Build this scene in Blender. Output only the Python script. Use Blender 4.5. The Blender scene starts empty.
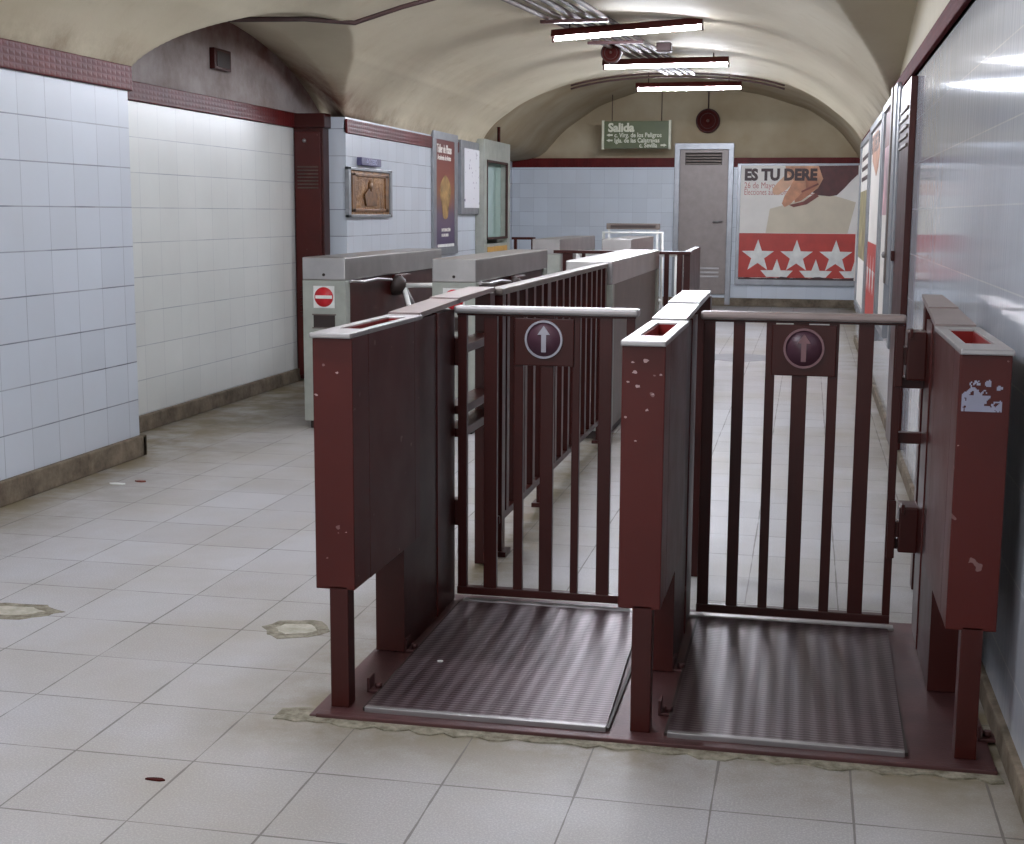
import bpy, bmesh, math, random
from mathutils import Vector, Matrix, noise
random.seed(7)
scn = bpy.context.scene
COL = scn.collection

# ------------------------------------------------------------------ camera
FPX, YAW, PIT, ROL, H = 1374.7, .209507, .151026, -.0058956, 1.35
def cam_axes():
    cy, sy, cp, sp = math.cos(YAW), math.sin(YAW), math.cos(PIT), math.sin(PIT)
    f = Vector((-sy*cp, cy*cp, -sp)); r = Vector((cy, sy, 0)); d = f.cross(r)
    cr, sr = math.cos(ROL), math.sin(ROL)
    return cr*r + sr*d, -sr*r + cr*d, f
cr_, cd_, cf_ = cam_axes()
cd = bpy.data.cameras.new('camera'); cam = bpy.data.objects.new('camera', cd); COL.objects.link(cam)
cd.sensor_width = 36; cd.lens = FPX/1024*36; cd.clip_start = .05; cd.clip_end = 200
m = Matrix((( cr_.x, -cd_.x, -cf_.x, 0), (cr_.y, -cd_.y, -cf_.y, 0), (cr_.z, -cd_.z, -cf_.z, H), (0, 0, 0, 1)))
cam.matrix_world = m; scn.camera = cam

# ------------------------------------------------------------------ world and exposure
w = bpy.data.worlds.new('world'); scn.world = w; w.use_nodes = True
bg = w.node_tree.nodes['Background']; bg.inputs[0].default_value = (.93, .97, 1, 1); bg.inputs[1].default_value = .85
scn.view_settings.view_transform = 'Standard'; scn.view_settings.look = 'None'
scn.view_settings.gamma = 1; scn.view_settings.use_curve_mapping = False
scn.view_settings.exposure = 0.82
TUBE = 155.0

# ------------------------------------------------------------------ materials
def lin(c):
    return tuple(((v/255)/12.92 if v/255 <= .04045 else ((v/255+.055)/1.055)**2.4) for v in c) + (1,)
class NT:
    def __init__(s, name):
        s.m = bpy.data.materials.new(name); s.m.use_nodes = True
        s.t = s.m.node_tree; s.n = s.t.nodes; s.b = s.n['Principled BSDF']
    def node(s, typ, **kw):
        n = s.n.new(typ)
        for k, v in kw.items(): setattr(n, k, v)
        return n
    def link(s, a, b): s.t.links.new(a, b)
    def put(s, sock, v):
        if hasattr(v, 'is_output'): s.link(v, sock)
        else: sock.default_value = v
    def math(s, op, a, b=0.0, c=None, clamp=False):
        n = s.node('ShaderNodeMath', operation=op); n.use_clamp = clamp
        s.put(n.inputs[0], a); s.put(n.inputs[1], b)
        if c is not None: s.put(n.inputs[2], c)
        return n.outputs[0]
    def pos(s):
        g = s.node('ShaderNodeNewGeometry')
        x = s.node('ShaderNodeSeparateXYZ'); s.link(g.outputs['Position'], x.inputs[0])
        return g.outputs['Position'], x.outputs
    def noise(s, vec, scale, detail=3, rough=.55, stretch=None):
        if stretch:
            mp = s.node('ShaderNodeMapping'); mp.inputs['Scale'].default_value = stretch
            s.link(vec, mp.inputs['Vector']); vec = mp.outputs[0]
        n = s.node('ShaderNodeTexNoise'); s.link(vec, n.inputs['Vector'])
        n.inputs['Scale'].default_value = scale; n.inputs['Detail'].default_value = detail
        n.inputs['Roughness'].default_value = rough
        return n.outputs['Fac']
    def ramp(s, fac, stops):
        r = s.node('ShaderNodeValToRGB'); s.link(fac, r.inputs[0])
        e = r.color_ramp.elements
        while len(e) < len(stops): e.new(.5)
        for el, (p, c) in zip(e, stops):
            el.position = p; el.color = c if len(c) == 4 else lin(c)
        return r.outputs[0]
    def mix(s, fac, a, b, blend='MIX'):
        n = s.node('ShaderNodeMix', data_type='RGBA', blend_type=blend)
        s.put(n.inputs[0], fac); s.put(n.inputs[6], a); s.put(n.inputs[7], b)
        return n.outputs[2]
    def bump(s, h, strength=.3, dist=.01):
        n = s.node('ShaderNodeBump'); n.inputs['Strength'].default_value = strength
        n.inputs['Distance'].default_value = dist; s.link(h, n.inputs['Height'])
        s.link(n.outputs[0], s.b.inputs['Normal'])
    def set(s, **kw):
        for k, v in kw.items(): s.put(s.b.inputs[k.replace('_', ' ')], v)
        return s.m

def plain(name, c, rough=.5, metal=0, spec=.5, var=.06, scale=9, bump=0):
    t = NT(name); p, _ = t.pos()
    n = t.noise(p, scale, 4)
    c = lin(c)
    a = tuple(v*(1-var*2) for v in c[:3]) + (1,); b = tuple(min(1, v*(1+var*2)) for v in c[:3]) + (1,)
    t.set(Base_Color=t.ramp(n, [(.3, a), (.7, b)]), Roughness=rough, Metallic=metal, Specular_IOR_Level=spec)
    if bump: t.bump(t.noise(p, 120, 3), bump, .002)
    return t.m

def tiles(name, u, du, dv, ou, ov, col, line, rough, var=.05, lw=.0022, streak=0, stagger=0):
    """rectangular wall tiles with thin dark joints; u = 0 (x) or 1 (y) as the running axis"""
    t = NT(name); p, c = t.pos()
    U = t.math('DIVIDE', t.math('SUBTRACT', c[u], ou), du)
    V = t.math('DIVIDE', t.math('SUBTRACT', c[2], ov), dv)
    fu, fv = t.math('FRACT', U), t.math('FRACT', V)
    eu = t.math('MINIMUM', fu, t.math('SUBTRACT', 1, fu)); ev = t.math('MINIMUM', fv, t.math('SUBTRACT', 1, fv))
    nz = t.noise(p, 3, 2)
    ju = t.math('LESS_THAN', t.math('MULTIPLY', eu, du), lw*.65); jv = t.math('LESS_THAN', t.math('MULTIPLY', ev, dv), lw)
    j = t.math('MULTIPLY', t.math('MAXIMUM', t.math('MULTIPLY', ju, .7), jv), t.math('MULTIPLY_ADD', nz, 1.6, -.1, clamp=True))
    cmb = t.node('ShaderNodeCombineXYZ'); t.put(cmb.inputs[0], t.math('FLOOR', U)); t.put(cmb.inputs[1], t.math('FLOOR', V))
    wn = t.node('ShaderNodeTexWhiteNoise'); t.link(cmb.outputs[0], wn.inputs['Vector'])
    c0 = lin(col)
    a = tuple(v*(1-var) for v in c0[:3])+(1,); b = tuple(min(1, v*(1+var)) for v in c0[:3])+(1,)
    base = t.ramp(wn.outputs['Value'], [(0, a), (1, b)])
    dirt = t.noise(p, 1.3, 5, .6)
    base = t.mix(t.math('MULTIPLY_ADD', dirt, .5, -.17, clamp=True), base, lin((170, 170, 165)))
    t.set(Base_Color=t.mix(j, base, lin(line)), Roughness=rough, Specular_IOR_Level=.5)
    if streak:
        h = t.noise(p, 1, 2, .5, (1, 26, .5))
        h2 = t.noise(p, 1, 2, .5, (1, 9, 1.2))
        t.bump(t.math('ADD', t.math('MULTIPLY', h, streak), t.math('MULTIPLY', h2, streak)), .5, .01)
    else:
        t.bump(t.math('ADD', t.math('MULTIPLY', j, -1), t.math('MULTIPLY', t.noise(p, 14, 2), .4)), .12, .004)
    return t.m

def floor_mat():
    t = NT('pale stone floor slabs'); p, c = t.pos()
    du, dv = .3185, .3475
    wob = t.math('MULTIPLY_ADD', t.noise(p, 2.2, 2), .006, -.003)
    U = t.math('DIVIDE', t.math('ADD', t.math('ADD', c[0], 1.443), wob), du)
    V = t.math('DIVIDE', t.math('ADD', t.math('SUBTRACT', c[1], 3.01), wob), dv)
    fu, fv = t.math('FRACT', U), t.math('FRACT', V)
    eu = t.math('MULTIPLY', t.math('MINIMUM', fu, t.math('SUBTRACT', 1, fu)), du)
    ev = t.math('MULTIPLY', t.math('MINIMUM', fv, t.math('SUBTRACT', 1, fv)), dv)
    n1 = t.noise(p, 5, 3)
    wj = t.math('MULTIPLY_ADD', n1, .009, -.002)
    j = t.math('MAXIMUM', t.math('LESS_THAN', eu, wj), t.math('LESS_THAN', ev, wj))
    cmb = t.node('ShaderNodeCombineXYZ'); t.put(cmb.inputs[0], t.math('FLOOR', U)); t.put(cmb.inputs[1], t.math('FLOOR', V))
    wn = t.node('ShaderNodeTexWhiteNoise'); t.link(cmb.outputs[0], wn.inputs['Vector'])
    base = t.ramp(wn.outputs['Value'], [(0, (166, 164, 166)), (1, (178, 177, 180))])
    speck = t.noise(p, 190, 3, .8)
    base = t.mix(t.math('MULTIPLY_ADD', speck, 3.2, -1.5, clamp=True), base, lin((214, 212, 210)))
    base = t.mix(t.math('MULTIPLY_ADD', speck, -3.2, 1.15, clamp=True), base, lin((128, 124, 122)))
    blot = t.noise(p, .9, 5, .6)
    base = t.mix(t.math('MULTIPLY_ADD', blot, 2.2, -.95, clamp=True), base, lin((156, 147, 128)))
    # yellow-brown grime gathered beside the walls and around the bolted steel base
    gl = t.math('SUBTRACT', 1, t.math('DIVIDE', t.math('ADD', c[0], 3.62), .75), clamp=True)
    gr = t.math('DIVIDE', t.math('SUBTRACT', c[0], .28), .35, clamp=True)
    dx = t.math('MAXIMUM', t.math('SUBTRACT', t.math('ABSOLUTE', t.math('ADD', c[0], .37)), .85), 0)
    dy = t.math('MAXIMUM', t.math('SUBTRACT', t.math('ABSOLUTE', t.math('SUBTRACT', c[1], 3.95)), .58), 0)
    dd = t.math('SQRT', t.math('ADD', t.math('MULTIPLY', dx, dx), t.math('MULTIPLY', dy, dy)))
    gb = t.math('SUBTRACT', 1, t.math('DIVIDE', dd, .42), clamp=True)
    fx = t.math('SUBTRACT', 1, t.math('DIVIDE', t.math('ABSOLUTE', t.math('ADD', c[0], 1.17)), .28), clamp=True)
    fx = t.math('MULTIPLY', fx, t.math('MULTIPLY', t.math('GREATER_THAN', c[1], 4.4), t.math('LESS_THAN', c[1], 8.4)))
    g = t.math('MAXIMUM', t.math('MAXIMUM', gl, gr), t.math('MAXIMUM', gb, fx))
    g = t.math('MULTIPLY', g, t.math('MULTIPLY_ADD', t.noise(p, 3.5, 5, .65), 2.6, -.55, clamp=True))
    base = t.mix(g, base, lin((118, 106, 78)))
    base = t.mix(t.math('MULTIPLY', j, .75), base, lin((96, 90, 84)))
    t.set(Base_Color=base, Roughness=t.math('MULTIPLY_ADD', n1, .2, .4), Specular_IOR_Level=.4)
    t.bump(t.math('ADD', t.math('MULTIPLY', j, -1), t.math('MULTIPLY', speck, .25)), .25, .004)
    return t.m

def plaster():
    t = NT('stained cream vault plaster'); p, c = t.pos()
    n = t.noise(p, .8, 6, .6); n2 = t.noise(p, 2.6, 6, .7)
    base = t.ramp(n, [(.3, (190, 179, 154)), (.7, (206, 197, 174))])
    base = t.mix(t.math('MULTIPLY_ADD', n2, 1.8, -1.02, clamp=True), base, lin((164, 146, 108)))
    far = t.math('GREATER_THAN', c[1], 15.2)
    brown_tone = t.math('MULTIPLY', far, t.math('MULTIPLY_ADD', t.noise(p, .9, 4), 1.3, .0, clamp=True))  # patchy browner plaster tone everywhere beyond the arch
    base = t.mix(brown_tone, base, lin((138, 118, 86)))
    # patchy darker brown right above the glazed trim band
    tr = t.math('SUBTRACT', 1, t.math('DIVIDE', t.math('ABSOLUTE', t.math('SUBTRACT', c[2], 2.12)), .16), clamp=True)
    base = t.mix(t.math('MULTIPLY', tr, t.math('MULTIPLY_ADD', n2, 1.8, -.6, clamp=True)), base, lin((112, 90, 72)))
    sx = t.math('SUBTRACT', 1, t.math('DIVIDE', t.math('ADD', c[0], 3.62), .22), clamp=True)
    sy = t.math('SUBTRACT', 1, t.math('DIVIDE', t.math('ABSOLUTE', t.math('SUBTRACT', c[1], 10.45)), .9), clamp=True)
    sk = t.math('MULTIPLY', t.math('MULTIPLY', sx, sy), t.math('MULTIPLY_ADD', n2, 2.2, -.3, clamp=True))
    base = t.mix(sk, base, lin((106, 62, 46)))
    t.set(Base_Color=base, Roughness=.75, Specular_IOR_Level=.25)
    t.bump(t.math('ADD', t.noise(p, 2.2, 3), t.math('MULTIPLY', t.noise(p, 60, 3), .08)), .3, .03)
    return t.m

def cement(name, a, b, scale=3, brown_tone=False):
    t = NT(name); p, c = t.pos()
    base = t.ramp(t.noise(p, scale, 6, .7), [(.35, a), (.65, b)])
    if brown_tone:   # a red brown stain following the rim of the arch
        dy = t.math('DIVIDE', t.math('SUBTRACT', c[1], 8.9), 2.2)
        rim = t.math('SUBTRACT', 2.56, t.math('MULTIPLY', t.math('MULTIPLY', dy, dy), .42))
        k = t.math('SUBTRACT', 1, t.math('DIVIDE', t.math('SUBTRACT', rim, c[2]), .14), clamp=True)
        k = t.math('MULTIPLY', k, t.math('MULTIPLY_ADD', t.noise(p, 5, 4), 1.2, .1, clamp=True))
        base = t.mix(k, base, lin((104, 62, 50)))
    t.set(Base_Color=base, Roughness=.85, Specular_IOR_Level=.2)
    t.bump(t.noise(p, 40, 4), .4, .01); return t.m

def maroon(name='maroon paint', c=(74, 20, 15), rough=.38, chips=True):
    t = NT(name); p, _ = t.pos()
    n = t.noise(p, 2.5, 3)
    c0 = lin(c)
    base = t.ramp(n, [(.35, tuple(v*.85 for v in c0[:3])+(1,)), (.65, tuple(v*1.12 for v in c0[:3])+(1,))])
    if chips:
        ch = t.math('GREATER_THAN', t.noise(p, 22, 2, .5), .735)
        base = t.mix(t.math('MULTIPLY', ch, .6), base, lin((140, 110, 108)))
    t.set(Base_Color=base, Roughness=t.math('MULTIPLY_ADD', t.noise(p, 7, 3), .16, rough-.08), Specular_IOR_Level=.3)
    t.bump(t.noise(p, 5, 2), .06, .01); return t.m

def steel(name, c, rough, metal=.85):
    t = NT(name); p, _ = t.pos()
    c0 = lin(c)
    n = t.noise(p, 6, 4)
    t.set(Base_Color=t.ramp(n, [(.3, tuple(v*.88 for v in c0[:3])+(1,)), (.7, tuple(min(1, v*1.1) for v in c0[:3])+(1,))]),
          Roughness=rough, Metallic=metal)
    return t.m

def tread():
    t = NT('worn raised tread steel'); p, c = t.pos()
    # alternating raised lozenges
    a = t.math('DIVIDE', c[0], .044); b = t.math('DIVIDE', c[1], .017)
    s1 = t.math('SINE', t.math('MULTIPLY', t.math('ADD', a, b), 3.1416)); s2 = t.math('SINE', t.math('MULTIPLY', t.math('SUBTRACT', a, b), 3.1416))
    h = t.math('MULTIPLY', s1, s2)
    n = t.noise(p, 3, 4)
    base = t.ramp(n, [(.3, (58, 40, 42)), (.7, (80, 60, 64))])
    base = t.mix(t.math('MULTIPLY', t.math('GREATER_THAN', h, .25), .35), base, lin((150, 135, 140)))
    t.set(Base_Color=base, Roughness=t.math('MULTIPLY_ADD', n, .15, .3), Metallic=.5, Specular_IOR_Level=.6)
    t.bump(h, .15, .003); return t.m

def emit(name, c, s):
    t = NT(name); t.set(Base_Color=lin(c), Emission_Color=lin(c), Emission_Strength=s); return t.m

M = {}
M['floor'] = floor_mat()
M['tile_l'] = tiles('pale blue glazed tiles', 1, .2415, .2105, 5.885, 1.367, (200, 207, 217), (92, 96, 110), .3, lw=.003)
M['tile_n'] = tiles('white glazed tiles', 1, .26, .2105, 7.05, 1.367, (226, 229, 226), (150, 155, 165), .32, var=.022, lw=.0022)
M['tile_x'] = tiles('pale blue tiles back', 0, .215, .2105, 0, 1.367, (208, 216, 226), (150, 155, 170), .3)
M['tile_r'] = tiles('glossy grey blue tiles', 1, 1.4, .235, 3.2, 1.381, (200, 206, 216), (226, 226, 228), .06, lw=.0022, streak=.13)
M['plaster'] = plaster()
M['lunette'] = cement('grey weathered render', (140, 128, 122), (176, 168, 166), 2.2, True)
M['base'] = cement('rough grey brown skirting', (92, 82, 70), (136, 124, 108), 7)
M['patch'] = cement('crumbling grey cement', (104, 98, 82), (160, 154, 138), 24)
M['rim'] = cement('white cement rim', (160, 156, 140), (196, 190, 176), 18)
M['maroon'] = maroon()
M['maroon2'] = maroon('dark maroon enamel', (60, 18, 14), .36, False)
M['maroonred'] = maroon('red primer inside', (140, 30, 26), .5, False)
M['band'] = None
M['steel'] = steel('brushed steel', (176, 172, 170), .34)
M['steelb'] = steel('bright worn steel', (164, 160, 160), .4, .75)
M['steeld'] = steel('dull grey steel', (112, 102, 96), .45, .6)
M['grey'] = plain('grey painted sheet', (164, 167, 158), .45, .2)
M['greyd'] = plain('grey door paint', (138, 128, 124), .45, .2, var=.05)
M['alu'] = plain('anodised aluminium frame', (142, 144, 148), .4, .5)
M['white'] = plain('white enamel', (226, 226, 222), .4)
M['tread'] = tread()
M['rust'] = plain('rusty plum base steel', (82, 50, 50), .45, .3, var=.15, scale=7, bump=.3)
M['dark'] = plain('dark slot', (46, 34, 30), .6)
M['signred'] = plain('sign red', (196, 34, 44), .4)
M['poster_w'] = plain('poster paper', (236, 231, 224), .5, var=.03, scale=3)
M['poster_red'] = plain('poster red', (186, 60, 50), .5, var=.06, scale=6)
M['ink'] = plain('dark print', (60, 32, 32), .5)
M['inkr'] = plain('faded red print', (190, 120, 110), .5)
M['green'] = plain('olive green sign', (84, 92, 58), .5, var=.1, scale=3)
M['cream'] = plain('cream lettering', (200, 200, 178), .5)
M['blue'] = plain('blue violet plate', (84, 80, 116), .4)
M['lilac'] = plain('pale lilac letters', (176, 176, 208), .4)
M['hand'] = plain('printed skin tone', (206, 150, 116), .5, var=.15, scale=5)
M['handd'] = plain('printed skin shadow', (120, 58, 46), .5, var=.2, scale=6)
M['parch'] = plain('printed cream paper', (212, 200, 178), .5, var=.04, scale=3)
M['badge'] = plain('plum badge enamel', (84, 56, 68), .35)
M['badgegrey'] = plain('pale grey relief', (158, 156, 166), .35, .3)
M['pipe'] = plain('painted conduit', (86, 68, 60), .7, var=.15)
M['piped'] = plain('dark conduit', (62, 38, 34), .7, var=.15)
M['copper'] = None
M['glass'] = None
M['tube'] = emit('fluorescent tube', (236, 241, 253), TUBE)

M['tube_new'] = emit('bright new fluorescent tube', (236, 241, 253), TUBE*2.3)
def band_mat(u, spec=.12, rough=.42):
    t = NT('maroon glazed trim tiles %d %.2f' % (u, spec)); p, c = t.pos()
    U = t.math('FRACT', t.math('DIVIDE', c[u], .05)); V = t.math('FRACT', t.math('DIVIDE', c[2], .032))
    e = t.math('MINIMUM', t.math('MULTIPLY', t.math('MINIMUM', U, t.math('SUBTRACT', 1, U)), .05), t.math('MULTIPLY', t.math('MINIMUM', V, t.math('SUBTRACT', 1, V)), .032))
    j = t.math('LESS_THAN', e, .0035)
    base = t.ramp(t.noise(p, 6, 3), [(.3, (78, 18, 18)), (.7, (100, 27, 26))])
    t.set(Base_Color=t.mix(t.math('MULTIPLY', j, .5), base, lin((88, 36, 38))), Roughness=rough, Specular_IOR_Level=spec)
    t.bump(t.math('MULTIPLY', e, 60), .3, .004)
    return t.m
M['band_y'] = band_mat(1); M['band_x'] = band_mat(0); M['band_r'] = band_mat(1, .04, .7)
def copper_mat():
    t = NT('embossed bronze relief'); p, c = t.pos()
    n = t.noise(p, 9, 5, .65)
    t.set(Base_Color=t.ramp(n, [(.3, (84, 58, 36)), (.5, (134, 92, 46)), (.7, (168, 122, 64))]), Roughness=.4, Metallic=.35)
    t.bump(n, .8, .02); return t.m
M['cap'] = steel('worn mauve grey cap', (150, 136, 133), .4, .6); M['cone'] = plain('dark red cone cloth', (66, 24, 20), .8, spec=.1); M['copper'] = copper_mat(); M['copper2'] = plain('darker bronze relief', (116, 80, 46), .45, .3, var=.25, scale=14)
def glass_mat():
    t = NT('greenish booth glass'); p, c = t.pos()
    t.set(Base_Color=lin((180, 205, 196)), Roughness=.08, Specular_IOR_Level=.8, Transmission_Weight=.35, IOR=1.3)
    return t.m
M['glass'] = glass_mat()
def poster_grad():
    t = NT('maroon to violet printed poster'); p, c = t.pos()
    z = t.math('DIVIDE', t.math('SUBTRACT', c[2], 1.0), 1.0)
    n = t.noise(p, 4, 4)
    base = t.ramp(t.math('ADD', z, t.math('MULTIPLY_ADD', n, .3, -.15)), [(0, (70, 58, 92)), (.3, (96, 76, 96)), (.5, (134, 84, 52)), (.72, (130, 62, 44)), (1, (104, 40, 36))])
    t.set(Base_Color=base, Roughness=.4); return t.m
M['poster_l'] = poster_grad()
def map_mat():
    t = NT('line map print'); p, c = t.pos()
    n = t.noise(p, 16, 2)
    t.set(Base_Color=t.mix(t.math('GREATER_THAN', n, .66), lin((226, 226, 232)), lin((150, 140, 160))), Roughness=.3); return t.m
M['map'] = map_mat()

# ------------------------------------------------------------------ mesh helpers
def base_of(o):
    v = Vector((0, 0, 0))
    while o is not None: v += o.location; o = o.parent
    return v
class MB:
    def __init__(s): s.bm = bmesh.new()
    def box(s, x0, x1, y0, y1, z0, z1, bev=0, top=None):
        g = bmesh.ops.create_cube(s.bm, size=1)
        for v in g['verts']:
            v.co = Vector(((x0+x1)/2+v.co.x*(x1-x0), (y0+y1)/2+v.co.y*(y1-y0), (z0+z1)/2+v.co.z*(z1-z0)))
        if bev:
            ed = list({e for v in g['verts'] for e in v.link_edges})
            bmesh.ops.bevel(s.bm, geom=ed, offset=bev, segments=2, affect='EDGES', profile=.6)
        return s
    def hexa(s, pts):
        """8 points: bottom loop 4, top loop 4"""
        v = [s.bm.verts.new(p) for p in pts]
        for f in ((3, 2, 1, 0), (4, 5, 6, 7), (0, 1, 5, 4), (1, 2, 6, 5), (2, 3, 7, 6), (3, 0, 4, 7)):
            s.bm.faces.new([v[i] for i in f])
        return s
    def quad(s, *pts):
        s.bm.faces.new([s.bm.verts.new(p) for p in pts]); return s
    def prism(s, pts, off, smooth=False):
        """closed outline (3-D points) pushed along the vector off"""
        off = Vector(off)
        a = [s.bm.verts.new(Vector(p)) for p in pts]; b = [s.bm.verts.new(Vector(p)+off) for p in pts]
        s.bm.faces.new(a[::-1]); s.bm.faces.new(b)
        n = len(a)
        for i in range(n): s.bm.faces.new((a[i], a[(i+1) % n], b[(i+1) % n], b[i]))
        return s
    def tube(s, pts, r, seg=10, r2=None):
        pts = [Vector(p) for p in pts]; rings = []
        for i, p in enumerate(pts):
            d = (pts[min(i+1, len(pts)-1)]-pts[max(i-1, 0)]).normalized()
            up = Vector((0, 0, 1)) if abs(d.z) < .9 else Vector((0, 1, 0))
            a = d.cross(up).normalized(); b = d.cross(a)
            rr = r if r2 is None else r+(r2-r)*i/(len(pts)-1)
            rings.append([s.bm.verts.new(p+a*math.cos(2*math.pi*k/seg)*rr+b*math.sin(2*math.pi*k/seg)*rr) for k in range(seg)])
        for A, B in zip(rings, rings[1:]):
            for k in range(seg):
                f = s.bm.faces.new((A[k], A[(k+1) % seg], B[(k+1) % seg], B[k])); f.smooth = True
        s.bm.faces.new(rings[0][::-1]); s.bm.faces.new(rings[-1])
        return s
    def ring(s, c, r0, r1, axis, th, seg=40):
        """flat annulus, axis 'y' (faces -y) or 'x' """
        c = Vector(c)
        def P(r, a, t):
            u, v = r*math.cos(a), r*math.sin(a)
            return c + (Vector((u, t, v)) if axis == 'y' else Vector((t, u, v)))
        L = [[s.bm.verts.new(P(r, 2*math.pi*k/seg, t)) for k in range(seg)] for r, t in ((r0, 0), (r1, 0), (r1, th), (r0, th))]
        for i in range(4):
            A, B = L[i], L[(i+1) % 4]
            for k in range(seg): s.bm.faces.new((A[k], A[(k+1) % seg], B[(k+1) % seg], B[k]))
        return s
    def lathe(s, c, prof, axis=(0, 1, 0), seg=28):
        c = Vector(c); ax = Vector(axis).normalized(); up = Vector((0, 0, 1)) if abs(ax.z) < .9 else Vector((1, 0, 0))
        a = ax.cross(up).normalized(); b = ax.cross(a)
        R = []
        for r, t in prof:
            R.append([s.bm.verts.new(c+ax*t+(a*math.cos(2*math.pi*k/seg)+b*math.sin(2*math.pi*k/seg))*max(r, .0004)) for k in range(seg)])
        for A, B in zip(R, R[1:]):
            for k in range(seg):
                f = s.bm.faces.new((A[k], A[(k+1) % seg], B[(k+1) % seg], B[k])); f.smooth = True
        s.bm.faces.new(R[0][::-1]); s.bm.faces.new(R[-1])
        return s
    def build(s, name, mat, parent=None, loc=None, smooth=False):
        bmesh.ops.recalc_face_normals(s.bm, faces=s.bm.faces)
        o_loc = Vector(loc) if loc is not None else None
        off = base_of(parent) if parent is not None else (o_loc or Vector((0, 0, 0)))
        for v in s.bm.verts: v.co -= off
        me = bpy.data.meshes.new(name); s.bm.to_mesh(me); s.bm.free()
        if smooth:
            for p in me.polygons: p.use_smooth = True
        o = bpy.data.objects.new(name, me); COL.objects.link(o)
        if parent is not None: o.parent = parent
        elif o_loc is not None: o.location = o_loc
        me.materials.append(M[mat] if isinstance(mat, str) else mat)
        return o
def tag(o, label, cat=None, group=None):
    o['label'] = label
    if cat: o['category'] = cat
    if group: o['group'] = group
    return o
def thing(name, label, cat, loc, group=None):
    o = bpy.data.objects.new(name, None); COL.objects.link(o); o.location = loc; o.empty_display_size = .1
    return tag(o, label, cat, group)
def struct(o): o['kind'] = 'structure'; return o
def text(name, s, size, loc, mat, parent, side='y', bold=0, align='LEFT', sx=1.0):
    cu = bpy.data.curves.new(name, 'FONT'); cu.body = s; cu.size = size; cu.offset = bold; cu.extrude = .0012
    cu.align_x = align; cu.resolution_u = 3
    t = bpy.data.objects.new(name, cu); COL.objects.link(t)
    dg = bpy.context.evaluated_depsgraph_get(); me = bpy.data.meshes.new_from_object(t.evaluated_get(dg))
    COL.objects.unlink(t); bpy.data.objects.remove(t)
    rot = {'y': Matrix.Rotation(math.pi/2, 4, 'X'), 'x+': Matrix.Rotation(math.pi/2, 4, 'Z') @ Matrix.Rotation(math.pi/2, 4, 'X'),
           'x-': Matrix.Rotation(-math.pi/2, 4, 'Z') @ Matrix.Rotation(math.pi/2, 4, 'X')}[side]
    me.transform(Matrix.Translation(Vector(loc)-base_of(parent)) @ rot @ Matrix.Diagonal((sx, 1, 1, 1)))
    o = bpy.data.objects.new(name, me); COL.objects.link(o); o.parent = parent
    me.materials.clear(); me.materials.append(M[mat]); return o
def star(cx, cz, y, R, th, clipz=None):
    pts = []
    for k in range(10):
        a = math.pi/2+k*math.pi/5; r = R if k % 2 == 0 else R*.4
        pts.append([cx+r*math.cos(a), y, cz+r*math.sin(a)])
    return pts

# ================================================================== STRUCTURE
XL, XN, XR, YA, YB, YS = -3.6, -3.99, .54, 15.25, 20.7, -2.5
XL2, XR2 = -4.42, .70
N0, N1 = 6.96, 10.55           # the niche in the left wall
struct(MB().box(XL2-.3, XR2+.3, YS, YB+.3, -.2, 0).build('floor', 'floor'))
# near vault profile (x -> z) and the higher far vault
NEAR = [(-3.6, 2.09), (-3.56, 2.2), (-3.45, 2.34), (-3.3, 2.46), (-3.05, 2.6), (-2.71, 2.73), (-2.27, 2.825), (-1.8, 2.865), (-1.3, 2.865), (-.8, 2.83), (-.35, 2.75), (-.05, 2.63), (.17, 2.49), (.39, 2.3), (.54, 2.1)]
FAR = [(-4.42, 2.12), (-4.2, 2.14), (-3.95, 2.2), (-3.66, 2.55), (-3.1, 2.93), (-2.5, 3.13), (-1.6, 3.2), (-.76, 3.07), (-.04, 2.84), (.39, 2.55), (.62, 2.25), (.70, 2.12)]
def interp(P, x):
    if x <= P[0][0]: return P[0][1]
    for (a, b), (c, d) in zip(P, P[1:]):
        if x <= c: return b+(d-b)*(x-a)/(c-a)
    return P[-1][1]
def smoothed(P, x, r=.1):
    lo, hi = P[0][0], P[-1][0]
    ws = [(k/4, 1-abs(k)/5) for k in range(-4, 5)]
    rr = min(r, x-lo, hi-x)
    return sum(interp(P, x+k*rr)*wt for k, wt in ws)/sum(wt for _, wt in ws)
def side_l(x, y):
    c = 8.75; near = 1.76; far = 1.76+max(0, XL-x)*1.55
    d = (c-y)/near if y < c else (y-c)/far
    return 2.09+(.50+.2*max(0, XL-x))*(1-d*d)**.78 if d < 1 else 0
def side_r(x, y):
    d = abs(y-7.3)/2.75
    return 2.09+.52*(1-d**1.3) if d < 1 else 0
def zc(x, y):
    z = smoothed(NEAR, x, .32) if x >= XL else 0
    return max(z, side_l(x, y) if x < -1.2 else 0, side_r(x, y) if x > -1.9 else 0, 2.09)
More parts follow.
